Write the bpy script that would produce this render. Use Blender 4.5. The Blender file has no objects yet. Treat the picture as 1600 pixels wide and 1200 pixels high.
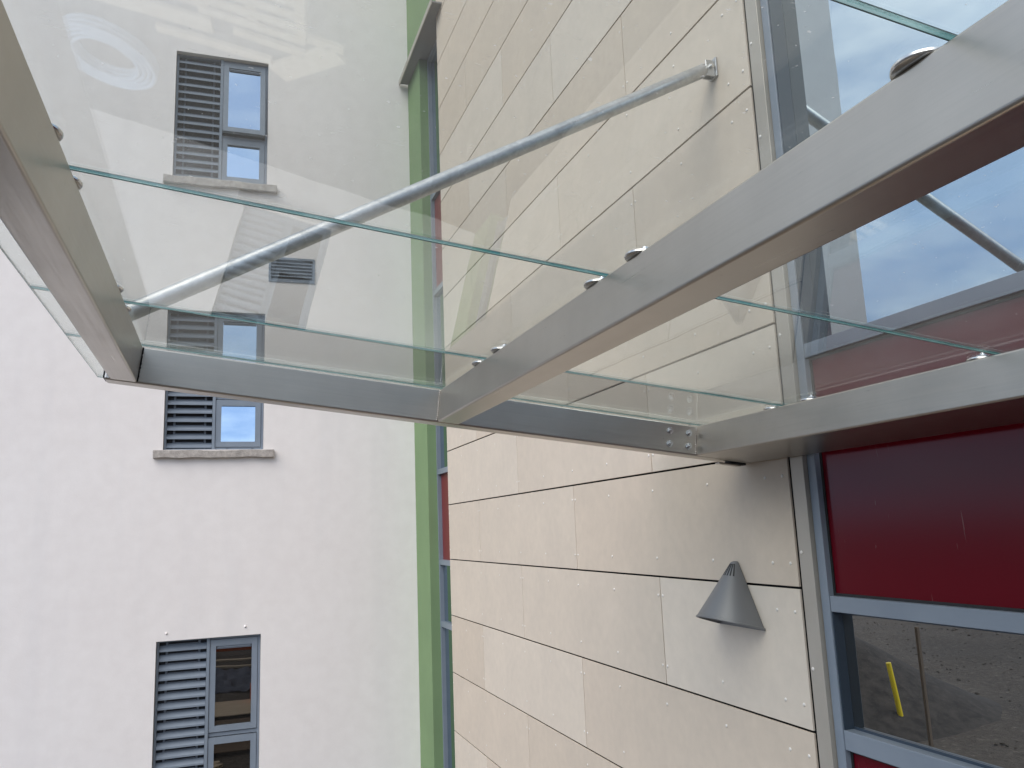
import bpy, bmesh, math, random
from mathutils import Matrix, Vector
random.seed(7)
S = bpy.context.scene
R = math.radians
# ------------------------------------------------------------------ camera (at the eye: z = 0, ground at z = -3.4)
cam = bpy.data.cameras.new('camera'); camo = bpy.data.objects.new('camera', cam); S.collection.objects.link(camo)
F_PX, YAW, PIT, ROL = 1277.5, -.3434, .1751, .0401
def rot3():
    Rz = Matrix.Rotation(YAW, 3, 'Z'); Rx = Matrix.Rotation(PIT, 3, 'X'); Ry = Matrix.Rotation(ROL, 3, 'Y')
    return Rz @ Rx @ Ry
M3 = rot3()
rt, fw, up = M3.col[0], M3.col[1], M3.col[2]
mm = Matrix.Identity(4)
for i in range(3):
    mm[i][0] = rt[i]; mm[i][1] = up[i]; mm[i][2] = -fw[i]
camo.matrix_world = mm
cam.sensor_width = 36; cam.sensor_fit = 'HORIZONTAL'; cam.lens = F_PX / 1600 * 36
cam.clip_start = .02; cam.clip_end = 2000
S.camera = camo
# ------------------------------------------------------------------ world, sun, exposure
SUN_EL, SUN_AZ = R(46), R(232)      # azimuth clockwise from +y: behind the camera, to its left
w = bpy.data.worlds.new('World'); S.world = w; w.use_nodes = True
nt = w.node_tree; N = nt.nodes; L = nt.links; N.clear()
out = N.new('ShaderNodeOutputWorld'); bg = N.new('ShaderNodeBackground'); bg.inputs['Strength'].default_value = .13
sky = N.new('ShaderNodeTexSky'); sky.sky_type = 'NISHITA'; sky.sun_disc = False
sky.sun_elevation = SUN_EL; sky.sun_rotation = SUN_AZ; sky.air_density = 1.0; sky.dust_density = .6
tc = N.new('ShaderNodeTexCoord'); mp = N.new('ShaderNodeMapping'); mp.inputs['Scale'].default_value = (1, 1, 2.6)
no = N.new('ShaderNodeTexNoise'); no.inputs['Scale'].default_value = 2.3; no.inputs['Detail'].default_value = 9; no.inputs['Roughness'].default_value = .55
rp = N.new('ShaderNodeValToRGB'); rp.color_ramp.elements[0].position = .44; rp.color_ramp.elements[1].position = .72
mx = N.new('ShaderNodeMixRGB'); mx.inputs[2].default_value = (8.2, 8.1, 8.0, 1)
L.new(tc.outputs['Generated'], mp.inputs[0]); L.new(mp.outputs[0], no.inputs['Vector']); L.new(no.outputs['Fac'], rp.inputs[0])
mth = N.new('ShaderNodeMath'); mth.operation = 'MULTIPLY_ADD'; mth.inputs[1].default_value = .72; mth.inputs[2].default_value = .16
L.new(rp.outputs[0], mth.inputs[0]); L.new(mth.outputs[0], mx.inputs[0])
hs = N.new('ShaderNodeHueSaturation'); hs.inputs['Saturation'].default_value = 1.0; L.new(sky.outputs[0], hs.inputs['Color']); L.new(hs.outputs[0], mx.inputs[1]); sx = N.new('ShaderNodeSeparateXYZ'); L.new(tc.outputs['Generated'], sx.inputs[0])
bank = N.new('ShaderNodeMapRange'); bank.interpolation_type = 'SMOOTHSTEP'; L.new(sx.outputs['Z'], bank.inputs[0])   # low bank of blue-grey cloud
bank.inputs[1].default_value = .12; bank.inputs[2].default_value = .42; bank.inputs[3].default_value = .85; bank.inputs[4].default_value = 0
n5 = N.new('ShaderNodeTexNoise'); n5.inputs['Scale'].default_value = 11; n5.inputs['Detail'].default_value = 7; L.new(mp.outputs[0], n5.inputs['Vector'])
r5 = N.new('ShaderNodeValToRGB'); r5.color_ramp.elements[0].position = .42; r5.color_ramp.elements[0].color = (1.7, 2.7, 4.6, 1); r5.color_ramp.elements[1].position = .68; r5.color_ramp.elements[1].color = (4.2, 5.0, 6.2, 1)
L.new(n5.outputs['Fac'], r5.inputs[0])
mb = N.new('ShaderNodeMixRGB'); L.new(bank.outputs[0], mb.inputs[0]); L.new(mx.outputs[0], mb.inputs[1]); L.new(r5.outputs[0], mb.inputs[2])
L.new(mb.outputs[0], bg.inputs['Color']); L.new(bg.outputs[0], out.inputs[0])
sl = bpy.data.lights.new('sun', 'SUN'); sl.energy = .95; sl.angle = R(50); sl.color = (1, .94, .86)
so = bpy.data.objects.new('sun', sl); S.collection.objects.link(so)
sd = Vector((math.sin(SUN_AZ) * math.cos(SUN_EL), math.cos(SUN_AZ) * math.cos(SUN_EL), math.sin(SUN_EL)))
so.rotation_euler = sd.to_track_quat('Z', 'Y').to_euler(); so.location = sd * 30
S.view_settings.view_transform = 'Standard'; S.view_settings.look = 'None'
S.view_settings.exposure = 1.08; S.view_settings.gamma = 1
S.cycles.max_bounces = 14; S.cycles.transparent_max_bounces = 24; S.cycles.glossy_bounces = 6
S.cycles.caustics_reflective = False; S.cycles.caustics_refractive = False

# ------------------------------------------------------------------ materials
def mat(name, col, rough=.6, metal=0, spec=.5, coat=0):
    m = bpy.data.materials.new(name); m.use_nodes = True
    b = m.node_tree.nodes['Principled BSDF']
    b.inputs['Base Color'].default_value = (*col, 1); b.inputs['Roughness'].default_value = rough
    b.inputs['Metallic'].default_value = metal; b.inputs['Specular IOR Level'].default_value = spec
    b.inputs['Coat Weight'].default_value = coat; b.inputs['Coat Roughness'].default_value = .04
    return m
def nd(m, t, **k):
    n = m.node_tree.nodes.new(t)
    for a, v in k.items():
        if a in n.inputs.keys(): n.inputs[a].default_value = v
        else: setattr(n, a, v)
    return n
def lk(m, a, b): m.node_tree.links.new(a, b)
def coords(m, scale=(1, 1, 1), kind='Object', rnd=0):
    t = nd(m, 'ShaderNodeTexCoord'); p = nd(m, 'ShaderNodeMapping'); p.inputs['Scale'].default_value = scale
    lk(m, t.outputs[kind], p.inputs[0])
    if rnd:
        oi = nd(m, 'ShaderNodeObjectInfo'); mu = nd(m, 'ShaderNodeMath', operation='MULTIPLY'); mu.inputs[1].default_value = rnd
        lk(m, oi.outputs['Random'], mu.inputs[0])
        cb = nd(m, 'ShaderNodeCombineXYZ')
        for i in range(3): lk(m, mu.outputs[0], cb.inputs[i])
        lk(m, cb.outputs[0], p.inputs['Location'])
    return p.outputs[0]
def noise(m, vec, scale, detail=5, rough=.55, dist=0):
    n = nd(m, 'ShaderNodeTexNoise'); n.inputs['Scale'].default_value = scale; n.inputs['Detail'].default_value = detail
    n.inputs['Roughness'].default_value = rough; n.inputs['Distortion'].default_value = dist
    lk(m, vec, n.inputs['Vector']); return n.outputs['Fac']
def ramp(m, fac, stops):
    r = nd(m, 'ShaderNodeValToRGB'); e = r.color_ramp.elements
    e[0].position, e[0].color = stops[0][0], (*stops[0][1], 1); e[1].position, e[1].color = stops[-1][0], (*stops[-1][1], 1)
    for p, c in stops[1:-1]:
        x = e.new(p); x.color = (*c, 1)
    lk(m, fac, r.inputs[0]); return r.outputs[0]
def mixc(m, fac, a, b, blend='MIX'):
    x = nd(m, 'ShaderNodeMixRGB', blend_type=blend)
    if isinstance(fac, float): x.inputs[0].default_value = fac
    else: lk(m, fac, x.inputs[0])
    for i, v in ((1, a), (2, b)):
        if isinstance(v, tuple): x.inputs[i].default_value = (*v, 1)
        else: lk(m, v, x.inputs[i])
    return x.outputs[0]
def bump(m, h, strength, dist=.002):
    b = nd(m, 'ShaderNodeBump'); b.inputs['Strength'].default_value = strength; b.inputs['Distance'].default_value = dist
    lk(m, h, b.inputs['Height']); return b.outputs[0]
def bs(m): return m.node_tree.nodes['Principled BSDF']

# white render: mottled, faint trowel texture, dust streaks
RENDER = mat('white_render', (.76, .74, .73), .85, spec=.2)
v = coords(RENDER); n1 = noise(RENDER, v, .55, 6); n2 = noise(RENDER, v, 6, 6)
vs = coords(RENDER, (2.2, 2.2, .18)); n3 = noise(RENDER, vs, 1.3, 5)
c = ramp(RENDER, n1, [(.3, (.805, .745, .70)), (.7, (.845, .795, .75))]); c = mixc(RENDER, .35, c, ramp(RENDER, n2, [(.35, (.72, .68, .65)), (.65, (.81, .775, .745))]))
c = mixc(RENDER, ramp(RENDER, n3, [(.5, (0, 0, 0)), (.8, (.22, .22, .22))]), c, (.62, .60, .59))
lk(RENDER, c, bs(RENDER).inputs['Base Color']); lk(RENDER, bump(RENDER, noise(RENDER, v, 55, 8), .25, .004), bs(RENDER).inputs['Normal'])
# fibre cement panel, tint differs board to board
PANEL = mat('fibre_cement', (.6, .53, .45), .7, spec=.3)
v = coords(PANEL, rnd=37); oi = nd(PANEL, 'ShaderNodeObjectInfo')
base = ramp(PANEL, oi.outputs['Random'], [(0, (.575, .492, .392)), (.35, (.61, .52, .415)), (.6, (.605, .525, .425)), (1, (.655, .58, .48))])
m1 = noise(PANEL, v, 2.2, 7, .6, .4); m2 = noise(PANEL, v, 16, 6)
base = mixc(PANEL, 1.0, base, ramp(PANEL, m1, [(.3, (.945, .945, .95)), (.72, (1.03, 1.025, 1.02))]), 'MULTIPLY')
base = mixc(PANEL, 1.0, base, ramp(PANEL, m2, [(.3, (.965, .965, .965)), (.7, (1.03, 1.03, 1.03))]), 'MULTIPLY')
sc = noise(PANEL, coords(PANEL, (1, 9, 60), rnd=11), 2.0, 3, .6, 1.5)
base = mixc(PANEL, ramp(PANEL, sc, [(.70, (0, 0, 0)), (.76, (.25, .25, .25))]), base, (.72, .68, .62))
lk(PANEL, base, bs(PANEL).inputs['Base Color']); lk(PANEL, bump(PANEL, noise(PANEL, v, 90, 5), .12, .002), bs(PANEL).inputs['Normal'])
BACKING = mat('dark_membrane', (.008, .008, .009), .9)
RIVET = mat('painted_rivet', (.72, .68, .62), .35, spec=.6)
TRIM = mat('champagne_metal', (.44, .41, .36), .45, .25)
v = coords(TRIM); lk(TRIM, ramp(TRIM, noise(TRIM, v, 3, 5), [(.3, (.37, .335, .28)), (.7, (.43, .395, .34))]), bs(TRIM).inputs['Base Color'])
FRAME = mat('grey_powder_coat', (.20, .235, .275), .42, spec=.5)
v = coords(FRAME); lk(FRAME, ramp(FRAME, noise(FRAME, v, 5, 5), [(.3, (.185, .218, .258)), (.7, (.215, .25, .29))]), bs(FRAME).inputs['Base Color'])
FRAMED = mat('grey_powder_coat_reveal', (.13, .15, .18), .4)
REVEAL = mat('navy_glazing_bead', (.035, .05, .07), .35)
DARK = mat('dark_void', (.012, .013, .016), .7)
GREEN = mat('green_render', (.24, .40, .19), .85, spec=.2)
v = coords(GREEN); g = ramp(GREEN, noise(GREEN, v, 1.2, 6), [(.3, (.18, .265, .135)), (.7, (.21, .305, .155))])
lk(GREEN, g, bs(GREEN).inputs['Base Color']); lk(GREEN, bump(GREEN, noise(GREEN, v, 70, 6), .25, .003), bs(GREEN).inputs['Normal'])
CONC = mat('concrete', (.42, .39, .35), .9)
v = coords(CONC); g = ramp(CONC, noise(CONC, v, 14, 8, .7), [(.3, (.26, .235, .21)), (.55, (.43, .39, .35)), (.75, (.55, .51, .46))])
lk(CONC, g, bs(CONC).inputs['Base Color']); lk(CONC, bump(CONC, noise(CONC, v, 60, 8), .8, .006), bs(CONC).inputs['Normal'])
def steel(name, stretch, col=(.51, .475, .43), r0=.27, r1=.40):
    m = mat(name, col, .35, 1)
    v = coords(m, stretch); f = noise(m, v, 1.0, 6, .7); vv = coords(m); b = noise(m, vv, 2.2, 5, .6)
    mr = nd(m, 'ShaderNodeMapRange'); lk(m, f, mr.inputs[0]); mr.inputs[1].default_value = .3; mr.inputs[2].default_value = .7; mr.inputs[3].default_value = r0; mr.inputs[4].default_value = r1
    lk(m, mr.outputs[0], bs(m).inputs['Roughness'])
    a = mixc(m, 1.0, ramp(m, b, [(.3, tuple(x * .88 for x in col)), (.7, tuple(min(1, x * 1.07) for x in col))]), ramp(m, f, [(.3, (.94, .94, .94)), (.7, (1.04, 1.04, 1.04))]), 'MULTIPLY')
    sp = noise(m, vv, 38, 3, .6); a = mixc(m, ramp(m, sp, [(.72, (0, 0, 0)), (.78, (.35, .35, .35))]), a, (.25, .22, .2))
    lk(m, a, bs(m).inputs['Base Color'])
    lk(m, bump(m, f, .07, .001), bs(m).inputs['Normal'])
    return m
STEEL_Y = steel('brushed_steel', (150, 2.2, 150)); STEEL_X = steel('brushed_steel_cross', (2.2, 150, 150))
CHROME = mat('polished_steel', (.66, .66, .65), .24, 1)
ARRIS_GLINT = mat('arris_painted_highlight', (.62, .74, .72), .35)  # pale chamfer colour stands in for the white highlight along the glass edges
WELD = mat('weld_bead', (.48, .45, .42), .5, 1)
SEAL = mat('black_sealant', (.012, .012, .012), .6)
GALV = mat('galvanised_tube', (.6, .61, .61), .4, .9)
v = coords(GALV); vo = nd(GALV, 'ShaderNodeTexVoronoi'); vo.inputs['Scale'].default_value = 55; lk(GALV, v, vo.inputs['Vector'])
g = ramp(GALV, vo.outputs['Color'], [(.1, (.44, .445, .44)), (.9, (.53, .535, .53))])
g = mixc(GALV, 1.0, g, ramp(GALV, noise(GALV, v, 9, 6), [(.3, (.85, .85, .85)), (.7, (1.1, 1.1, 1.1))]), 'MULTIPLY')
lk(GALV, g, bs(GALV).inputs['Base Color']); lk(GALV, ramp(GALV, noise(GALV, v, 20, 5), [(.3, (.34,) * 3), (.7, (.46,) * 3)]), bs(GALV).inputs['Roughness'])
LAMP = mat('grey_cast_aluminium', (.165, .168, .17), .42, .3)
v = coords(LAMP); lk(LAMP, bump(LAMP, noise(LAMP, v, 300, 3), .12, .0008), bs(LAMP).inputs['Normal'])
TEAL = mat('cut_glass_edge', (.02, .17, .165), .12, spec=.9)
v = coords(TEAL, (1, 1, 1)); lk(TEAL, ramp(TEAL, noise(TEAL, v, 9, 6), [(.3, (.03, .20, .20)), (.6, (.08, .34, .33)), (.75, (.40, .62, .60))]), bs(TEAL).inputs['Base Color'])
def schlick(m, f0=.04):
    g = nd(m, 'ShaderNodeNewGeometry'); d = nd(m, 'ShaderNodeVectorMath', operation='DOT_PRODUCT'); lk(m, g.outputs['Incoming'], d.inputs[0]); lk(m, g.outputs['Normal'], d.inputs[1])
    a = nd(m, 'ShaderNodeMath', operation='ABSOLUTE'); lk(m, d.outputs['Value'], a.inputs[0])
    s = nd(m, 'ShaderNodeMath', operation='SUBTRACT'); s.inputs[0].default_value = 1; lk(m, a.outputs[0], s.inputs[1])
    p = nd(m, 'ShaderNodeMath', operation='POWER'); lk(m, s.outputs[0], p.inputs[0]); p.inputs[1].default_value = 5
    q = nd(m, 'ShaderNodeMath', operation='MULTIPLY_ADD'); lk(m, p.outputs[0], q.inputs[0]); q.inputs[1].default_value = 1 - f0; q.inputs[2].default_value = f0
    return q.outputs[0]
def clear_glass(name, tint, f0=.04, wav=.02):
    m = bpy.data.materials.new(name); m.use_nodes = True; m.node_tree.nodes.clear()
    o = nd(m, 'ShaderNodeOutputMaterial'); tr = nd(m, 'ShaderNodeBsdfTransparent'); tr.inputs[0].default_value = (*tint, 1)
    gl = nd(m, 'ShaderNodeBsdfGlossy'); gl.inputs['Roughness'].default_value = .0; gl.inputs[0].default_value = (.97, 1, .985, 1)
    v = coords(m); h = noise(m, v, 1.6, 2, .4); lk(m, bump(m, h, wav, .05), gl.inputs['Normal'])
    mi = nd(m, 'ShaderNodeMixShader'); lk(m, schlick(m, f0), mi.inputs[0]); lk(m, tr.outputs[0], mi.inputs[1]); lk(m, gl.outputs[0], mi.inputs[2])
    # dust specks, dried drips and fine scratches lying on the glass
    df0 = nd(m, 'ShaderNodeBsdfDiffuse'); df0.inputs[0].default_value = (.8, .8, .77, 1); tl = nd(m, 'ShaderNodeBsdfTranslucent'); tl.inputs[0].default_value = (.9, .9, .87, 1)
    df = nd(m, 'ShaderNodeMixShader'); df.inputs[0].default_value = .65; lk(m, df0.outputs[0], df.inputs[1]); lk(m, tl.outputs[0], df.inputs[2])
    a = ramp(m, noise(m, v, 95, 2, .5), [(.745, (0, 0, 0)), (.77, (.5, .5, .5))])
    b = ramp(m, noise(m, coords(m, (3, 40, 3)), 2.2, 3, .5, 3), [(.735, (0, 0, 0)), (.745, (.30, .30, .30))])
    film = ramp(m, noise(m, v, 2.4, 6, .6), [(.35, (.012,) * 3), (.75, (.05,) * 3)])
    t = mixc(m, 1.0, mixc(m, 1.0, a, b, 'ADD'), film, 'ADD')
    m2 = nd(m, 'ShaderNodeMixShader'); lk(m, t, m2.inputs[0]); lk(m, mi.outputs[0], m2.inputs[1]); lk(m, df.outputs[0], m2.inputs[2])
    lk(m, m2.outputs[0], o.inputs[0]); return m
CANOPY = clear_glass('canopy_glass', (.912, .930, .917))
def mirror_glass(name, body, refl, f0, wav=.015, scale=1.2):
    m = bpy.data.materials.new(name); m.use_nodes = True; m.node_tree.nodes.clear()
    o = nd(m, 'ShaderNodeOutputMaterial'); df = nd(m, 'ShaderNodeBsdfDiffuse'); df.inputs[0].default_value = (*body, 1)
    gl = nd(m, 'ShaderNodeBsdfGlossy'); gl.inputs['Roughness'].default_value = .0; gl.inputs[0].default_value = (*refl, 1)
    v = coords(m); lk(m, bump(m, noise(m, v, scale, 2, .4), wav, .05), gl.inputs['Normal'])
    mi = nd(m, 'ShaderNodeMixShader'); lk(m, schlick(m, f0), mi.inputs[0]); lk(m, df.outputs[0], mi.inputs[1]); lk(m, gl.outputs[0], mi.inputs[2])
    lk(m, mi.outputs[0], o.inputs[0]); return m
PANE = mirror_glass('coated_window_glass', (.012, .016, .02), (.72, .86, 1.0), .66)
PANE_DARK = mirror_glass('window_glass_dimmed', (.012, .011, .010), (1, .93, .85), .10)  # same glass as PANE, tint and reflectance cut to darken the lowest window's reflection
PANE_LOW = mirror_glass('lower_screen_glass_dimmed', (.016, .018, .018), (1, .97, .92), .46)  # same glass as PANE_UP, tint and reflectance changed to dim the mirrored ground
PANE_UP = mirror_glass('screen_glass', (.015, .02, .024), (.80, .92, .99), .60)
REDG = mat('red_backpainted_panel', (.11, .003, .009), .15, spec=.22)
v = coords(REDG); lk(REDG, ramp(REDG, noise(REDG, coords(REDG, (1, 14, 1.2)), 1.6, 3, .5, 3), [(.71, (.11, .003, .009)), (.725, (.16, .06, .06))]), bs(REDG).inputs['Base Color'])
REDM = mat('red_panel', (.17, .022, .022), .4)
GRAVEL = mat('gravel', (.16, .145, .13), .95)
v = coords(GRAVEL); a = noise(GRAVEL, v, .22, 6); b = noise(GRAVEL, v, 9, 8, .7)
c = mixc(GRAVEL, .5, ramp(GRAVEL, a, [(.35, (.05, .043, .036)), (.6, (.125, .11, .093))]), ramp(GRAVEL, b, [(.35, (.03, .026, .022)), (.6, (.11, .10, .086)), (.74, (.42, .39, .35))]))
lk(GRAVEL, c, bs(GRAVEL).inputs['Base Color']); lk(GRAVEL, bump(GRAVEL, b, 1, .08), bs(GRAVEL).inputs['Normal'])
SPOIL = mat('dark_spoil', (.06, .055, .05), .95)
v = coords(SPOIL); lk(SPOIL, ramp(SPOIL, noise(SPOIL, v, 5, 8, .7), [(.35, (.018, .017, .016)), (.7, (.06, .055, .05))]), bs(SPOIL).inputs['Base Color'])
TIMBER = mat('sawn_timber', (.6, .5, .36), .8)
v = coords(TIMBER, (2, 14, 14)); lk(TIMBER, ramp(TIMBER, noise(TIMBER, v, 1.5, 5), [(.3, (.58, .49, .36)), (.7, (.74, .65, .50))]), bs(TIMBER).inputs['Base Color'])
OLDT = mat('weathered_timber', (.13, .105, .08), .85)
TARP = mat('dark_blue_tarpaulin', (.012, .028, .075), .55)
PLY = mat('brown_plywood', (.13, .085, .05), .8)
v = coords(PLY, (2, 12, 12)); lk(PLY, ramp(PLY, noise(PLY, v, 2, 6), [(.3, (.08, .05, .03)), (.7, (.16, .11, .065))]), bs(PLY).inputs['Base Color'])
BLUEP = mat('pale_blue_plastic', (.42, .56, .74), .4)
YELL = mat('yellow_plastic', (.75, .62, .02), .4)
ORANGE = mat('orange_plastic', (.75, .14, .02), .5)
BLUE = mat('blue_sheeting', (.03, .08, .3), .5)
LED = mat('frosted_diffuser', (.7, .7, .68), .5)
ROOF = mat('grey_roof_edge', (.22, .22, .21), .7)

# ------------------------------------------------------------------ mesh helpers
def tag(o, label=None, cat=None, group=None, kind=None):
    for k, v_ in (('label', label), ('category', cat), ('group', group), ('kind', kind)):
        if v_: o[k] = v_
    return o
def empty(name, loc=(0, 0, 0), rot=(0, 0, 0)):
    o = bpy.data.objects.new(name, None); S.collection.objects.link(o); o.location = loc; o.rotation_euler = rot
    o.empty_display_size = .1; return o
def obj(name, bm, m, parent=None, loc=None, smooth=False, wn=False):
    me = bpy.data.meshes.new(name); bmesh.ops.recalc_face_normals(bm, faces=bm.faces); bm.to_mesh(me); bm.free()
    for x in (m if isinstance(m, (list, tuple)) else [m]): me.materials.append(x)
    if smooth or wn:
        for p in me.polygons: p.use_smooth = True
        if not wn:
          try: me.set_sharp_from_angle(angle=R(35))
          except Exception: pass
    o = bpy.data.objects.new(name, me); S.collection.objects.link(o)
    if wn: md = o.modifiers.new('wn', 'WEIGHTED_NORMAL'); md.weight = 100; md.mode = 'FACE_AREA'
    if parent: o.parent = parent
    if loc: o.location = loc
    return o
def B(): return bmesh.new()
def box(bm, x0, x1, y0, y1, z0, z1, bev=0, seg=1, mi=0):
    vs = [bm.verts.new((x, y, z)) for x in (x0, x1) for y in (y0, y1) for z in (z0, z1)]
    fs = [bm.faces.new([vs[i] for i in f]) for f in ((0, 1, 3, 2), (4, 6, 7, 5), (0, 4, 5, 1), (2, 3, 7, 6), (0, 2, 6, 4), (1, 5, 7, 3))]
    for f in fs: f.material_index = mi
    if bev:
        es = list({e for f in fs for e in f.edges})
        bmesh.ops.bevel(bm, geom=es, offset=bev, segments=seg, affect='EDGES', profile=.5)
    return bm
def cyl(bm, p, q, r, r2=None, n=20, caps=True):
    p, q = Vector(p), Vector(q); d = q - p; M = Matrix.Translation((p + q) / 2) @ d.to_track_quat('Z', 'Y').to_matrix().to_4x4()
    bmesh.ops.create_cone(bm, cap_ends=caps, segments=n, radius1=r, radius2=r if r2 is None else r2, depth=d.length, matrix=M); return bm
def lathe(bm, prof, n=24, M=Matrix.Identity(4)):
    rings = []
    for r, z in prof: rings.append([bm.verts.new(M @ Vector((r * math.cos(2 * math.pi * i / n), r * math.sin(2 * math.pi * i / n), z))) for i in range(n)])
    for a, b in zip(rings, rings[1:]):
        for i in range(n): bm.faces.new((a[i], a[(i + 1) % n], b[(i + 1) % n], b[i]))
    for rg in (rings[0], rings[-1]): bm.faces.new(rg)
    return bm

# ------------------------------------------------------------------ setting: ground
GZ = -3.4
bm = B(); cs = [-400, -150, -70, -40] + [-30 + .6 * i for i in range(101)] + [40, 70, 150, 400]
from mathutils import noise as mn
grid = []
for y in cs:
    row = []
    for x in cs:
        near = abs(x) < 31 and abs(y) < 31
        z = GZ - .03 + (mn.noise(Vector((x * .35, y * .35, 3))) * .10 + mn.noise(Vector((x * 1.3, y * 1.3, 9))) * .05 if near else 0)
        row.append(bm.verts.new((x, y, z)))
    grid.append(row)
for j in range(len(cs) - 1):
    for i in range(len(cs) - 1): bm.faces.new((grid[j][i], grid[j][i + 1], grid[j + 1][i + 1], grid[j + 1][i]))
g = obj('ground', bm, GRAVEL, smooth=True); tag(g, kind='structure')

# ------------------------------------------------------------------ white rendered wall (plane y = 10.65)
LY = 10.65
WIN = [('w1', 4.60, 6.365), ('w2', 1.10, 2.85), ('w3', -2.89, -1.125)]
wx0, wx1 = -.685, .475
wall = empty('rendered_building', (-1, LY, GZ))
tag(wall, 'tall white rendered building facing us, with three louvred windows one above another', 'building')
def wbox(bm, x0, x1, y0, y1, z0, z1): return box(bm, x0 + 1, x1 + 1, y0 - LY, y1 - LY, z0 - GZ, z1 - GZ)
# one front sheet with openings cut, kept thin so the reveals are true returns
xs = [-3.6, wx0, wx1, .516, 1.09, 2.58]
TOP = 10.2
bm = B()
def sheet(x0, x1, z0, z1): wbox(bm, x0, x1, LY, LY + .16, z0, z1)
zc = [GZ - .2]
for _, a, b in reversed(WIN): zc += [a, b]
sheet(-3.6, wx0, GZ - .2, TOP); sheet(wx1, 2.58, GZ - .2, 3.29); sheet(wx1, .516, 3.29, 3.615); sheet(1.09, 2.58, 3.29, 3.615); sheet(wx1, 2.58, 3.615, TOP)
z = GZ - .2
for _, a, b in reversed(WIN):
    sheet(wx0, wx1, z, a); z = b
sheet(wx0, wx1, z, TOP)
wbox(bm, -3.6, -3.44, LY + .16, LY + 6, GZ - .2, TOP)
wbox(bm, -3.44, 2.58, LY + 5.8, LY + 6, GZ - .2, TOP)
wbox(bm, -5.2, -3.602, LY, LY + 6, 1.0, TOP)
bmesh.ops.remove_doubles(bm, verts=bm.verts, dist=.0005)
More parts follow.
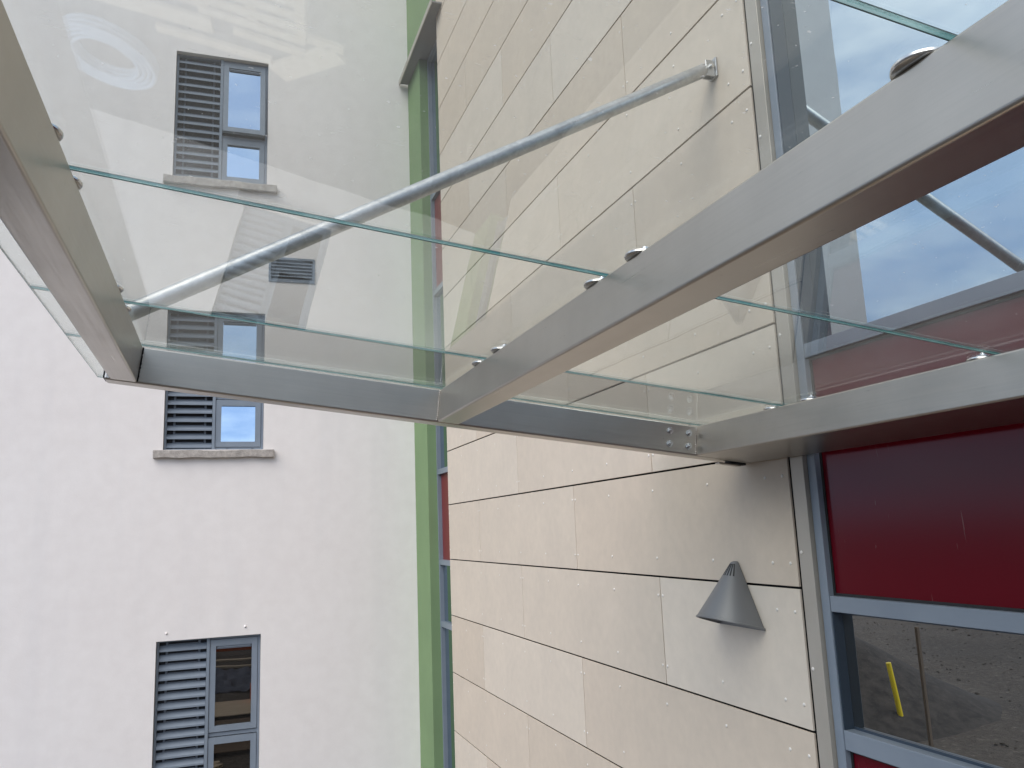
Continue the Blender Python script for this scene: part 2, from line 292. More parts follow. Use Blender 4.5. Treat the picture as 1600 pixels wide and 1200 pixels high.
# drop the internal coincident faces between neighbouring sheets
seen = {}
for f in list(bm.faces):
    k = tuple(sorted(v_.index if v_.index >= 0 else id(v_) for v_ in f.verts))
    seen.setdefault(frozenset(f.verts), []).append(f)
kill = [f for fs in seen.values() if len(fs) > 1 for f in fs]
bmesh.ops.delete(bm, geom=kill, context='FACES')
obj('wall', bm, RENDER, wall)
bm = B(); wbox(bm, -5.25, 2.60, LY - .05, LY + 6.05, TOP + .003, TOP + .12); obj('parapet_coping', bm, ROOF, wall)
def window(z0, z1, open_deg):
    zb = z0; H = z1 - z0
    yf = LY + .075
    W = obj('window', wbox(B(), wx0 + .004, wx1 - .004, LY + .14, LY + .155, z0 + .004, z1 - .004), DARK, wall)
    bm = B()
    fr = .038
    for a in ((wx0 + .004, wx0 + .03, z0, z1), (wx1 - .03, wx1 - .004, z0 + .004, z1 - .004), (-.135, -.10, z0 + .004, z1 - .004)):
        wbox(bm, a[0], a[1], yf - (.02 if a[0] == -.135 else 0), LY + .138, max(a[2], z0 + .004), min(a[3], z1 - .004))
    wbox(bm, wx0 + .03, -.135, yf, LY + .138, z1 - .02, z1 - .004); wbox(bm, wx0 + .03, -.135, yf, LY + .138, z0 + .004, z0 + .02)
    wbox(bm, -.10, wx1 - .03, yf, LY + .138, z1 - .03, z1 - .004); wbox(bm, -.10, wx1 - .03, yf, LY + .138, z0 + .004, z0 + .035)
    zt = z0 + .66
    wbox(bm, -.10, wx1 - .03, yf + .01, LY + .138, zt - .02, zt + .02)
    obj('frame', bm, FRAME, W)
    # louvre bank: slanted blades and the short inner bars between them
    bm = B(); n = 16; p = (H - .05) / n
    for i in range(n):
        zc_ = z0 + .03 + p * i
        pts = [(yf - .012, zc_), (yf - .012, zc_ + .020), (yf + .045, zc_ + .066), (yf + .048, zc_ + .060), (yf - .004, zc_ + .016), (yf - .004, zc_)]
        A = [bm.verts.new((wx0 + .032 + 1, y - LY, zz - GZ)) for y, zz in pts]; Bv = [bm.verts.new((-.137 + 1, y - LY, zz - GZ)) for y, zz in pts]
        for k in range(6): bm.faces.new((A[k], A[(k + 1) % 6], Bv[(k + 1) % 6], Bv[k]))
        bm.faces.new(A); bm.faces.new(list(reversed(Bv)))
    obj('louvre', bm, FRAME, W)
    bm = B()
    for i in range(n):
        zc_ = z0 + .03 + p * i + .060
        wbox(bm, wx0 + .13, -.235, yf + .05, yf + .06, zc_ + .006, zc_ + .016)
    wbox(bm, wx0 + .10, wx0 + .125, yf + .05, yf + .062, z0 + .03, z1 - .03); wbox(bm, -.23, -.205, yf + .05, yf + .062, z0 + .03, z1 - .03)
    obj('louvre_clip', bm, FRAMED, W)
    # upper sash, top hung; lower fixed light
    def light(za, zb_, opening, tilt, upper):
        x0, x1 = -.095, wx1 - .035
        s = .065
        bm = B()
        def lb(a, b, c_, d, e, f_): box(bm, a, b, c_, d, e, f_)
        h = zb_ - za; wd = x1 - x0
        lb(0, s, -.03, .03, -h, 0); lb(wd - s, wd, -.03, .03, -h, 0); lb(s, wd - s, -.03, .03, -s - .01, 0); lb(s, wd - s, -.03, .03, -h, -h + s)
        o = obj('sash', bm, FRAME, wall, ((x0 + 1), yf + .02 - LY, zb_ - GZ)); o.rotation_euler = (-tilt, 0, 0)
        bm = B(); box(bm, s - .005, wd - s + .005, .004, .012, -h + s - .005, -s - .005)
        pn = obj('pane', bm, PANE if z0 > 0 else PANE_DARK, o)
        if upper:
            bm = B(); box(bm, s + .004, wd - s - .004, -.012, .002, -s - .045, -s - .012); obj('trickle_vent', bm, [FRAMED], o)
            bm = B(); box(bm, s + .018, wd - s - .018, -.02, -.0125, -s - .032, -s - .018, .002); obj('vent_cover', bm, FRAME, o)
    light(z0 + .69, z1 - .035, True, open_deg, True)
    light(z0 + .04, z0 + .63, False, 0, False)
    # weep-hole caps in the bottom rail
    for cx in (.03, .33): obj('weep_cap', wbox(B(), cx, cx + .03, yf - .008, yf - .0005, z0 + .014, z0 + .026), FRAMED, W)
    # the concrete sill, rough cast
    bm = B(); wbox(bm, -.79, .60, LY - .07, LY - .001, z0 - .105, z0 - .008)
    bmesh.ops.subdivide_edges(bm, edges=[e for e in bm.edges if e.calc_length() > .5], cuts=30)
    for v_ in bm.verts:
        v_.co.z += mn.noise(v_.co * 5) * .012; v_.co.y += mn.noise(v_.co * 7 + Vector((3, 0, 0))) * .006 if v_.co.y < -.05 else 0
    bmesh.ops.bevel(bm, geom=[e for e in bm.edges if e.is_boundary is False and e.calc_face_angle(0) > 1], offset=.006, segments=1, affect='EDGES')
    obj('sill', bm, CONC, wall)
window(WIN[0][1], WIN[0][2], R(5.5)); window(WIN[1][1], WIN[1][2], 0); window(WIN[2][1], WIN[2][2], 0)
# grey vent grille
bm = B(); wbox(bm, .516, 1.09, LY + .10, LY + .115, 3.29, 3.615)
V = obj('vent_grille', bm, DARK, wall)
bm = B(); f = .028
wbox(bm, .51, .51 + f, LY - .012, LY + .09, 3.284, 3.621); wbox(bm, 1.096 - f, 1.096, LY - .012, LY + .09, 3.284, 3.621)
wbox(bm, .51 + f, 1.096 - f, LY - .012, LY + .09, 3.621 - f, 3.621); wbox(bm, .51 + f, 1.096 - f, LY - .012, LY + .09, 3.284, 3.284 + f)
obj('grille_frame', bm, FRAME, V)
bm = B()
for i in range(6):
    z_ = 3.318 + i * .046
    pts = [(LY + .005, z_), (LY + .005, z_ + .012), (LY + .05, z_ + .036), (LY + .05, z_ + .028)]
    A = [bm.verts.new((.54 + 1, y - LY, zz - GZ)) for y, zz in pts]; Bv = [bm.verts.new((1.066 + 1, y - LY, zz - GZ)) for y, zz in pts]
    for k in range(4): bm.faces.new((A[k], A[(k + 1) % 4], Bv[(k + 1) % 4], Bv[k]))
    bm.faces.new(A); bm.faces.new(list(reversed(Bv)))
obj('blade', bm, FRAME, V)
for cx, cz in ((-.578, -1.04), (.292, -1.026)):
    bm = B(); bmesh.ops.create_icosphere(bm, subdivisions=2, radius=.014, matrix=Matrix.Translation((cx + 1, -.002, cz - GZ)))
    obj('render_plug', bm, RENDER, wall, smooth=True)

# ------------------------------------------------------------------ green rendered return wall with tall strip window
gw = empty('green_wall', (2.6, 10.3, GZ)); tag(gw, 'narrow green rendered wall between the white building and the beige panels', 'wall')
def gb(bm, x0, x1, y0, y1, z0, z1, bev=0): return box(bm, x0 - 2.6, x1 - 2.6, y0 - 10.3, y1 - 10.3, z0 - GZ, z1 - GZ, bev)
bm = B(); gb(bm, 2.4, 3.0, 9.93, 10.648, GZ - .2, 6.33); gb(bm, 2.4, 3.0, 9.02, 10.648, 6.352, TOP)
obj('render', bm, GREEN, gw)
bm = B(); gb(bm, 2.275, 2.70, 8.70, 10.62, 6.33, 6.35)
lg = obj('ledge', bm, ROOF, gw); obj('ledge_edge', gb(B(), 2.262, 2.2748, 8.70, 10.62, 6.30, 6.375), TRIM, lg)
bm = B(); gb(bm, 2.62, 2.66, 9.0, 9.93, GZ, 6.33); sw = obj('strip_window', bm, DARK, gw)
bm = B()
gb(bm, 2.51, 2.60, 9.885, 9.929, GZ, 6.328); gb(bm, 2.51, 2.60, 9.02, 9.06, GZ, 6.328)
TR = [(-3.3, -3.24), (-1.12, -1.06), (-.396, -.335), (.695, .758), (2.98, 3.045), (4.29, 4.35), (6.27, 6.327)]
for a, b in TR: gb(bm, 2.512, 2.60, 9.06, 9.885, a, b)
obj('frame', bm, FRAME, sw)
kinds = ['g', 'g', 'r', 'g', 'r', 'g']
for (a, b), (c_, d), k in zip(TR, TR[1:], kinds):
    bm = B(); gb(bm, 2.555, 2.563, 9.061, 9.884, b, c_ - .0)
    obj('pane' if k == 'g' else 'spandrel_panel', bm, PANE_UP if k == 'g' else REDM, sw)

# ------------------------------------------------------------------ beige panel wall (face x = 2.4, y 3.067 - 9.0)
X = 2.4
cw = empty('panelled_wall', (2.6, 6, GZ)); tag(cw, 'beige fibre cement panel wall with dark joints and riveted boards', 'wall')
def cb(bm, x0, x1, y0, y1, z0, z1, bev=0): return box(bm, x0 - 2.6, x1 - 2.6, y0 - 6, y1 - 6, z0 - GZ, z1 - GZ, bev)
bm = B(); cb(bm, 2.44, 2.9, 3.0, 9.0, GZ - .2, 9.6); obj('wall_core', bm, BACKING, cw)
bm = B(); cb(bm, 2.412, 2.439, 8.992, 9.012, GZ, 9.6); obj('corner_trim', bm, FRAMED, cw)
rivm = None; rivspots = []; panels = []
P = .599; half = 2.345 / 2
for k in range(-6, 17):
    z0 = -.3065 + P * k; z1 = z0 + P
    if z1 < GZ + .3: continue
    a0, a1 = z0 + .0055, z1 - .0055
    par = k % 2      # k = -1 row carries joints at 4.31
    js = [4.310 + half * (0 if par else 1) + 2.345 * i for i in range(-1, 3)]
    js = [3.069] + [j for j in js if 3.3 < j < 8.95] + [8.99]
    for j0, j1 in zip(js, js[1:]):
        bm = B(); cb(bm, X, X + .011, j0 + .004, j1 - .004, a0, a1, .0012)
        p = obj('cladding_panel', bm, PANEL, cw); panels.append(p)
        first, last = j0 + .027, j1 - .025
        if j0 == 3.069: first = 3.116
        n = max(1, round((last - first) / .585)); ys = [first + (last - first) * i / n for i in range(n + 1)]
        if j0 == 3.069: ys = [3.116, 3.242] + ([3.735, 4.285] if j1 < 4.5 else [3.735, 4.32, 4.91, 5.458])
        for yy in ys:
            for zz in (z0 + .105, z1 - .105): rivspots.append((p, yy, zz))
rivspots.sort(key=lambda s: (s[1] ** 2 + 5.8 + s[2] ** 2) + (40 if abs(s[2] - .9) > 2.2 else 0))
bm = B(); bmesh.ops.create_uvsphere(bm, u_segments=12, v_segments=6, radius=1)
for v_ in bm.verts: v_.co = Vector((v_.co.x * .0042, v_.co.y * .0082, v_.co.z * .0082))
riv0 = None
far = B()
for i, (p, yy, zz) in enumerate(rivspots):
    loc = (X - .0005 - 2.6, yy - 6, zz - GZ)
    if i < 100:
        if riv0 is None: riv0 = obj('rivet', bm, RIVET, p, loc, smooth=True)
        else:
            o = riv0.copy(); S.collection.objects.link(o); o.parent = p; o.location = loc
    else:
        M = Matrix.Translation(loc) @ Matrix.Diagonal((.004, .008, .008, 1))
        bmesh.ops.create_icosphere(far, subdivisions=1, radius=1, matrix=M)
tag(obj('rivets', far, RIVET, cw, smooth=True), kind='stuff')
# light metal edge trim beside the glazing, riveted
bm = B(); cb(bm, 2.4045, 2.46, 2.974, 3.058, GZ, 9.6, .0015); tr_ = obj('edge_trim', bm, TRIM, cw)
for i in range(-4, 12):
    z_ = -.152 + .49 * i
    o = riv0.copy(); S.collection.objects.link(o); o.parent = tr_; o.location = (2.404 - 2.6, 3.04 - 6, z_ - GZ)

# ------------------------------------------------------------------ glazed screen right of the trim
gs = empty('glazed_screen', (2.5, 0, GZ)); tag(gs, 'grey framed glazed screen with dark red panels beside the beige wall', 'glazed wall')
def sb(bm, x0, x1, y0, y1, z0, z1, bev=0): return box(bm, x0 - 2.5, x1 - 2.5, y0, y1, z0 - GZ, z1 - GZ, bev)
bm = B(); sb(bm, 2.60, 2.64, -6, 2.97, GZ, 9.5); obj('back_wall', bm, DARK, gs)
T2 = [(-3.35, -3.28), (-2.0, -1.94), (-.945, -.868), (-.397, -.332), (.695, .758), (2.98, 3.045), (4.29, 4.35), (6.6, 6.66), (9.4, 9.48)]
MU = [2.92, 1.2, -.6, -2.4, -4.2, -5.94]
for y in MU: obj('mullion', sb(B(), 2.425, 2.56, y, y + (.05 if y > 2 else .06), GZ, 9.49, .002), FRAME, gs)
for a, b in T2:
    for y0, y1 in zip(MU[1:], MU): obj('transom', sb(B(), 2.429, 2.56, y0 + .061, y1 - .001, a, b, .002), FRAME, gs)
for (y0, y1) in zip(MU[1:], MU):
    for i, ((a, b), (c_, d)) in enumerate(zip(T2, T2[1:])):
        red = i in (1, 3, 5)
        gx = 2.458 if red else (2.51 if b > 0 else 2.482); bm = B(); sb(bm, gx, gx + .008, y0 + .06, y1, b, c_)
        o = obj('spandrel_panel' if red else 'pane', bm, REDG if red else (PANE_UP if b > 0 else PANE_LOW), gs)
        bm = B()
        for q in ((y0 + .0605, y0 + .072, b, c_), (y1 - .012, y1 - .0005, b, c_), (y0 + .072, y1 - .012, b, b + .011), (y0 + .072, y1 - .012, c_ - .011, c_)):
            sb(bm, ((2.4325) if not red and q[1] - q[0] < .02 else gx - .006), gx - .0005, q[0], q[0] + .006 if q[0] < y0 + .061 else q[1], q[2], q[3]) if q[1] - q[0] > .02 or red else sb(bm, (2.4325), gx - .0005, q[0] if q[0] < y0 + .061 else q[1] - .005, q[0] + .005 if q[0] < y0 + .061 else q[1], q[2], q[3])
        obj('gasket', bm, SEAL if red else REVEAL, o)

# ------------------------------------------------------------------ glass canopy, falling 7 degrees to the wall
TH = math.atan(.123)
cn = empty('glass_canopy', (0, 0, 0), (0, TH, 0)); tag(cn, 'steel framed glass canopy fixed to the wall and held up by a tie rod', 'canopy')
zb, zt = .551, .691
Y0, YE = -1.6, 3.30
def beam(name, x0, x1, y0, y1, m, z0=zb, z1=zt, bev=.008):
    return obj(name, box(B(), x0, x1, y0, y1, z0, z1, bev, 4), m, cn, wn=True)
beam('side_beam', -.475, -.380, Y0, YE - .0015, STEEL_Y)
beam('middle_beam', .779, .874, Y0, YE - .0015, STEEL_Y)
bm = B(); box(bm, 2.018, 2.325, Y0, YE - .0015, zb, zt, .008, 4); obj('wall_beam', bm, STEEL_Y, cn, wn=True)
eb = beam('end_beam', -.494, 2.33, YE, YE + .092, STEEL_X, z0=zb - .0015, z1=zt + .0005)
beam('near_end_beam', -.494, 2.33, Y0 - .095, Y0 - .002, STEEL_X)
# dark end cap of the end beam
obj('end_cap', box(B(), -.4985, -.4945, YE + .004, YE + .088, zb + .004, zt - .006, .001), SEAL, eb)
# weld beads
def bead(x, y, z0, z1, m, r=.0035, parent=eb):
    bm = B(); n = 16
    for i in range(n):
        z = z0 + (z1 - z0) * (i + .5) / n
        bmesh.ops.create_icosphere(bm, subdivisions=1, radius=r * random.uniform(.8, 1.25), matrix=Matrix.Translation((x + random.uniform(-.0012, .0012), y, z)) @ Matrix.Diagonal((1, 1, 1.5, 1)))
    return obj('weld', bm, m, parent, smooth=True)
bead(-.3785, YE - .002, zb + .004, zt - .004, SEAL, .004); bead(.7775, YE - .002, zb + .004, zt - .004, WELD); bead(2.0165, YE - .002, zb + .004, zt - .004, WELD, .004)
bead(.8755, YE - .002, zb + .004, zt - .004, WELD)
# four hex bolts on the end beam
for x in (1.879, 1.979):
    for z in (.5915, .6525):
        bm = B(); cyl(bm, (x, YE - .0005, z), (x, YE - .003, z), .0165, n=24); cyl(bm, (x, YE - .003, z), (x, YE - .012, z), .0122, .0115, n=6)
        cyl(bm, (x, YE - .012, z), (x, YE - .019, z), .006, n=12)
        obj('bolt', bm, CHROME, eb)
# glass panes
JO = [-1.66, -1.30, -.29, .714, 1.737, 2.73, 3.342, 4.20]
gz0, gz1 = .702, .7095
XB = [(-.655, .815), (.823, 2.19)]
def pane(x0, x1, y0, y1):
    bm = B(); box(bm, x0, x1, y0, y1, gz0, gz1, .0011)
    for f in bm.faces:
        f.normal_update(); a = abs(f.normal.z); f.material_index = 0 if a > .9 else (1 if a < .1 else 2)
    return obj('glass_pane', bm, [CANOPY, TEAL, ARRIS_GLINT], cn)
PX0, PX1 = -.655, 2.24
for a, b in zip(JO, JO[1:]):
    pane(PX0, PX1, a + .0025, b - .0025)
# glass fixings: steel pucks under the glass, capped above
for bx in (-.427, .8265, 2.085):
    for j in JO[1:-2]:
        for dy in (-.17, .055):
            yy = j + dy
            if not (Y0 < yy < YE): continue
            px_ = bx + (.007 if bx < 0 else -.014)
            bm = B(); lathe(bm, [(.040, zt + .0008), (.0445, zt + .0025), (.046, zt + .005), (.0455, gz0 - .002), (.043, gz0 - .0006)], 36, Matrix.Translation((px_, yy, 0)))
            fx = obj('glass_fixing', bm, CHROME, cn, smooth=True)
            bm = B(); lathe(bm, [(.017, gz1 + .0004), (.017, gz1 + .003), (.012, gz1 + .0045), (.0075, gz1 + .005), (.0072, gz1 + .012), (.004, gz1 + .014)], 24, Matrix.Translation((px_, yy, 0)))
            obj('fixing_cap', bm, CHROME, fx, smooth=True)
# galvanised tie rods (in world axes)
iT = cn.matrix_basis.inverted() if False else Matrix.Rotation(-TH, 4, 'Y')
def world_obj(name, bm, m, parent_root=cn, parent=None, smooth=True):
    bmesh.ops.transform(bm, matrix=iT, verts=bm.verts); return obj(name, bm, m, parent or parent_root, smooth=smooth)
def rod(y):
    a = Vector((-.415, y, .842)); b = Vector((2.325, y, 2.318)); d = (b - a).normalized()
    bm = B(); cyl(bm, a, b, .0355, n=32)
    rd = world_obj('tie_rod', bm, GALV)
    # flattened lug between the two cheeks of the wall bracket
    up_ = Vector((0, 1, 0)).cross(d)
    bm = B(); cyl(bm, b + d * .0, b + d * .028, .0355, .020, n=24); cyl(bm, b + Vector((0, -.008, 0)) + d * .045, b + Vector((0, .008, 0)) + d * .045, .026, n=24); world_obj('rod_end', bm, GALV, parent=rd)
    bm = B(); box(bm, 2.387, 2.3985, y - .034, y + .034, 2.285, 2.392, .003, 2)
    for s in (-1, 1):
        yy0 = y + s * .0145; yy1 = y + s * .0225
        box(bm, 2.335, 2.386, min(yy0, yy1), max(yy0, yy1), 2.285, 2.375, .002, 1)
    c = b + d * .045
    br = world_obj('wall_bracket', bm, GALV, smooth=False)
    bm = B(); cyl(bm, c + Vector((0, -.040, 0)), c + Vector((0, .040, 0)), .0075, n=12); cyl(bm, c + Vector((0, -.034, 0)), c + Vector((0, -.023, 0)), .0145, n=6); cyl(bm, c + Vector((0, .023, 0)), c + Vector((0, .034, 0)), .0145, n=6)
    world_obj('bracket_bolt', bm, CHROME, parent=br, smooth=False)
    # lower lug standing on the side beam
    bm = B(); a2 = a - d * .02
    cyl(bm, a, a - d * .035, .0355, .018, n=24); box(bm, -.455, -.375, y - .006, y + .006, .735, .85, .003, 1); cyl(bm, Vector((-.432, y - .02, .832)), Vector((-.432, y + .02, .832)), .011, n=8)
    world_obj('beam_lug', bm, GALV, smooth=False)
rod(YE + .05); rod(Y0 - .05)
# small dark packer bracket between canopy soffit and wall
bm = B(); box(bm, 2.215, 2.305, YE + .016, YE + .060, zb - .012, zb - .0022); pk = obj('packer_plate', bm, SEAL, cn)
bm = B(); box(bm, 2.16, 2.285, YE + .022, YE + .054, zb - .019, zb - .0125, .001); obj('packer_shim', bm, STEEL_X, pk)

# ------------------------------------------------------------------ half cone wall lamp
lp = empty('wall_lamp', (X, 3.53, -.515)); tag(lp, 'dark grey half cone wall lamp on the beige panels below the canopy', 'lamp')
H, RB, n = .315, .186, 40
bm = B(); prof = [(RB + .003, 0), (RB + .004, .006), (RB + .001, .012), (RB - .003, .013), (RB - .008, .022)]
for i in range(9):
    t = i / 8; z_ = .022 + (H - .022 - .012) * t; prof.append(((RB - .008) * (1 - t) + .026 * t, z_))
prof += [(.022, H - .006), (.013, H - .001), (.001, H)]
def half(bm, prof, off, flip=False):
    rings = [[bm.verts.new((-off - r * (1.16 if z_ < H else 1) * math.sin(math.pi * i / n), r * math.cos(math.pi * i / n), z_ + .062 * math.sin(math.pi * i / n) * max(0, 1 - z_ / H))) for i in range(n + 1)] for r, z_ in prof]
    for a, b in zip(rings, rings[1:]):
        for i in range(n): bm.faces.new((a[i], a[i + 1], b[i + 1], b[i]))
    return rings
ro = half(bm, prof, .004)
inner = [(max(r - .006, .0005), z_ + (.0 if k == 0 else 0)) for k, (r, z_) in enumerate(prof)]
ri = half(bm, inner, .004)
for i in range(n): bm.faces.new((ro[0][i], ro[0][i + 1], ri[0][i + 1], ri[0][i]))
for s in (0, n):
    for k in range(len(prof) - 1): bm.faces.new((ro[k][s], ro[k + 1][s], ri[k + 1][s], ri[k][s]))
obj('lamp_shade', bm, LAMP, lp, smooth=True)
bm = B(); box(bm, -.0035, -.0005, -RB - .001, RB + .001, 0, .012); A = [(-RB + .01, .012), (RB - .01, .012), (.02, H - .01), (-.02, H - .01)]
f1 = [bm.verts.new((-.0035, y, z_)) for y, z_ in A]; f2 = [bm.verts.new((-.0005, y, z_)) for y, z_ in A]
bm.faces.new(f1); bm.faces.new(f2)
for k in range(4): bm.faces.new((f1[k], f1[(k + 1) % 4], f2[(k + 1) % 4], f2[k]))
obj('back_plate', bm, LAMP, lp)
bm = B(); ng = 30; a = [bm.verts.new((-.008 - 1.14 * (RB - .016) * math.sin(math.pi * i / ng), (RB - .016) * math.cos(math.pi * i / ng), .020 + .052 * math.sin(math.pi * i / ng))) for i in range(ng + 1)]
b = [bm.verts.new((v_.co.x, v_.co.y, v_.co.z + .005)) for v_ in a]
bm.faces.new(a); bm.faces.new(b)
for i in range(ng): bm.faces.new((a[i], a[i + 1], b[i + 1], b[i]))
bm.faces.new((a[0], a[-1], b[-1], b[0])); obj('diffuser', bm, LED, lp)
# cooling slots near the tip, towards the viewer's left
for ph in (62, 76, 90, 104, 118):
    bm = B(); p_ = R(ph + 18)
    def pt(t, o, dphi):
        z_ = .022 + (H - .034) * t; r = (RB - .008) * (1 - t) + .026 * t + o; q = p_ + dphi
        return (-.004 - r * 1.16 * math.sin(q), r * math.cos(q), z_ + .062 * math.sin(q) * (1 - z_ / H))
    rows = [(.76, .06), (.995, .10)]
    vs = []
    for t, dp in rows:
        for sgn in (-1, 1):
            for o in (-.003, .0009): vs.append(bm.verts.new(pt(t, o, sgn * dp * (.9 if t < .9 else 1))))
    for f in ((0, 1, 3, 2), (4, 6, 7, 5), (0, 4, 5, 1), (2, 3, 7, 6), (0, 2, 6, 4), (1, 5, 7, 3)): bm.faces.new([vs[i] for i in f])
    obj('cooling_slot', bm, SEAL, lp)

# ------------------------------------------------------------------ building site things, seen only mirrored in the glass
def coil(x, y, z, r):
    bm = B()
    for lvl in range(3):
        for k in range(4):
            rr = r - k * .055 ; nn = 40; mm_ = 10; tr = .024; rings = []
            for i in range(nn):
                a_ = 2 * math.pi * i / nn; cx = Vector((math.cos(a_) * rr, math.sin(a_) * rr * 1.05, .03 + lvl * .05 + random.uniform(-.004, .004)))
                rings.append([bm.verts.new(cx + Vector((math.cos(a_) * math.cos(2 * math.pi * j / mm_) * tr, math.sin(a_) * math.cos(2 * math.pi * j / mm_) * tr, math.sin(2 * math.pi * j / mm_) * tr))) for j in range(mm_)])
            for i in range(nn):
                for j in range(mm_): bm.faces.new((rings[i][j], rings[(i + 1) % nn][j], rings[(i + 1) % nn][(j + 1) % mm_], rings[i][(j + 1) % mm_]))
    o = obj('pipe_coil', bm, BLUEP, loc=(x, y, z), smooth=True)
    tag(o, 'coil of pale blue plastic pipe mirrored in the canopy glass, upper left', 'pipe coil')
coil(-2.3, 8.95, GZ, .50)
def plank(x0, y0, x1, y1, label, z=GZ, w_=.14, t_=.045):
    d = Vector((x1 - x0, y1 - y0, 0)); bm = B(); box(bm, -d.length / 2, d.length / 2, -w_ / 2, w_ / 2, 0, t_, .003)
    o = obj('timber_plank', bm, TIMBER, loc=((x0 + x1) / 2, (y0 + y1) / 2, z)); o.rotation_euler = (0, 0, math.atan2(d.y, d.x))
    tag(o, label, 'plank', 'pale planks lying on the gravel')
plank(-2.5, 7.95, -1.2, 7.78, 'short pale plank mirrored in the glass above the pipe coil', GZ + .02, .22)
plank(-1.9, 7.52, .05, 7.36, 'longest pale plank mirrored in the glass at the top, crossing above the window', GZ + .02, .11)
plank(-1.75, 8.15, -.62, 7.98, 'pale plank mirrored in the glass just above the upper window', GZ + .02, .10)
plank(-.55, 8.15, .0, 7.45, 'slanting wide pale board mirrored right of the upper window', GZ + .02, .26)
plank(-1.0, 7.72, -.3, 7.66, 'short thin plank mirrored beside the slanting board', GZ + .02, .09)
pt_ = empty('pallet', (-.85, 7.0, GZ), (0, 0, R(-6))); tag(pt_, 'pale timber pallet mirrored in the glass at the top edge', 'pallet')
for i in range(5):
    bm = B(); box(bm, -.5, .5, -.38 + i * .18, -.28 + i * .18, .115, .14, .002); obj('deck_board', bm, TIMBER, pt_)
for i in range(3):
    bm = B(); box(bm, -.5 + i * .45, -.4 + i * .45, -.4, .45, .02, .1145, .002); obj('bearer', bm, TIMBER, pt_)
# spoil heap, yellow pipe and timber post mirrored in the lower pane
bm = B(); nr, na = 16, 40; rings = []
for j in range(nr + 1):
    rr = 3.4 * j / nr; row = []
    for i in range(na):
        a_ = 2 * math.pi * i / na; p_ = Vector((rr * math.cos(a_), rr * math.sin(a_) * .8, 0))
        h = 1.75 * max(0, 1 - (rr / 3.4)) ** 1.15 + (mn.noise(p_ * 1.4) * .12 + mn.noise(p_ * 5) * .04) * (1 - rr / 3.4) - .05
        row.append(bm.verts.new((p_.x, p_.y, h)))
    rings.append(row)
for a, b in zip(rings, rings[1:]):
    for i in range(na): bm.faces.new((a[i], a[(i + 1) % na], b[(i + 1) % na], b[i]))
hp = obj('spoil_heap', bm, SPOIL, loc=(-5.3, 13.0, GZ), smooth=True); tag(hp, 'dark heap of soil mirrored in the lower glass pane', 'heap')
bm = B(); rs = random.Random(3)
for _ in range(3600):
    x_ = rs.uniform(-22, -3); y_ = rs.uniform(5, 26); q = rs.uniform(.008, .032) * (1.8 if rs.random() < .05 else 1)
    z_ = GZ - .03 + mn.noise(Vector((x_ * .35, y_ * .35, 3))) * .10
    M = Matrix.Translation((x_, y_, z_)) @ Matrix.Rotation(rs.uniform(0, 6), 4, 'Z') @ Matrix.Diagonal((q * rs.uniform(.7, 1.6), q, q * .7, 1))
    bmesh.ops.create_icosphere(bm, subdivisions=1, radius=1, matrix=M)
tag(obj('loose_stones', bm, GRAVEL), kind='stuff')
bm = B(); cyl(bm, (0, 0, -.2), (.17, 0, .86), .04, n=20); o = obj('yellow_pipe', bm, YELL, loc=(-5.28, 10.9, -3.2), smooth=True); tag(o, 'bright yellow plastic pipe standing in gravel, mirrored in the lower pane', 'pipe')
bm = B(); box(bm, -.028, .028, -.028, .028, 0, 2.1, .003); o = obj('timber_post', bm, OLDT, loc=(-2.93, 8.0, GZ - .05)); o.scale = (.7, .7, 1); tag(o, 'slim upright timber post mirrored in the lower glass pane', 'post')
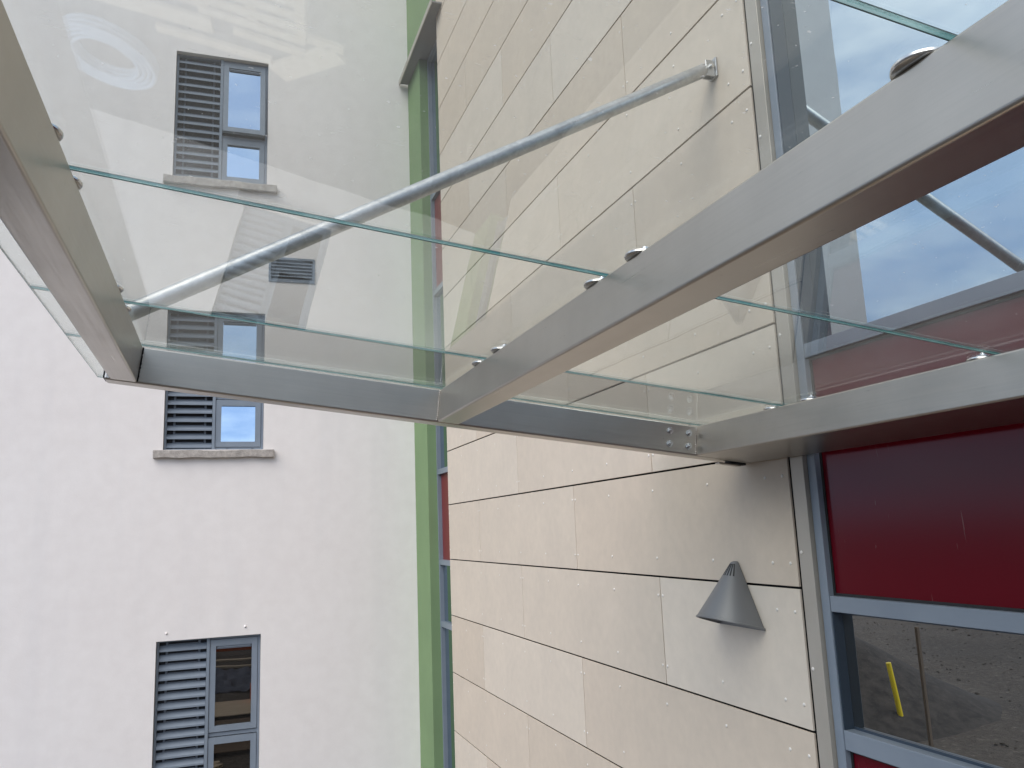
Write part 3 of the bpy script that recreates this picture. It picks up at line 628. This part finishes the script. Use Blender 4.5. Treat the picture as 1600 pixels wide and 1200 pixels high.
# behind the viewer: things mirrored in the lowest window
bar = empty('safety_barrier', (.6, -5.6, GZ)); tag(bar, 'orange plastic safety barrier mirrored in the lowest window', 'barrier')
for z_ in (.12, .42):
    bm = B(); box(bm, -1.6, 1.6, -.03, .03, z_, z_ + .14, .01); obj('barrier_board', bm, ORANGE, bar)
for x_ in (-1.5, 1.5):
    bm = B(); box(bm, x_ - .04, x_ + .04, -.2, .2, 0, .7, .01); obj('barrier_foot', bm, ORANGE, bar)
bm = B(); nx = 24
gr = [[bm.verts.new((-.95 + 1.9 * i / nx, -1.7 + 3.4 * j / nx, .06 + .10 * mn.noise(Vector((i * .35, j * .2, 4))) + .05 * mn.noise(Vector((i * .9, j * .5, 8))))) for i in range(nx + 1)] for j in range(nx + 1)]
for j in range(nx):
    for i in range(nx): bm.faces.new((gr[j][i], gr[j][i + 1], gr[j + 1][i + 1], gr[j + 1][i]))
o = obj('tarpaulin', bm, TARP, loc=(.6, -.5, GZ), smooth=True); o.modifiers.new('t', 'SOLIDIFY').thickness = .008
tag(o, 'crumpled dark blue tarpaulin mirrored in the lowest window', 'tarpaulin')
bm = B(); box(bm, -.9, .9, -.75, .75, 0, .018, .002); o = obj('plywood_sheet', bm, TIMBER, loc=(.3, 3.1, GZ + .04)); tag(o, 'pale plywood sheet on the ground mirrored in the lowest window', 'plywood sheet')
bm = B(); box(bm, -1.1, 1.1, -1.25, 1.25, 0, .018, .002); o = obj('plywood_sheet', bm, PLY, loc=(.3, 5.5, GZ + .04)); tag(o, 'dark brown plywood sheet mirrored in the lower light of the lowest window', 'plywood sheet')
plank(-.6, -3.0, 1.3, -2.6, 'slanting pale plank mirrored halfway up the lowest window', GZ + .02, .16)
plank(-.8, -4.2, 1.4, -4.0, 'pale plank mirrored near the top of the lowest window', GZ + .02, .22)
bk = empty('orange_crate', (.85, 2.5, GZ)); tag(bk, 'small orange plastic crate mirrored in the corner of the lowest window', 'crate')
obj('base', box(B(), -.2, .2, -.3, .3, .06, .075, .002), ORANGE, bk)
for q in ((-.2, -.188, -.3, .3), (.188, .2, -.3, .3), (-.187, .187, -.3, -.288), (-.187, .187, .288, .3)): obj('side', box(B(), *q, .076, .36, .002), ORANGE, bk)
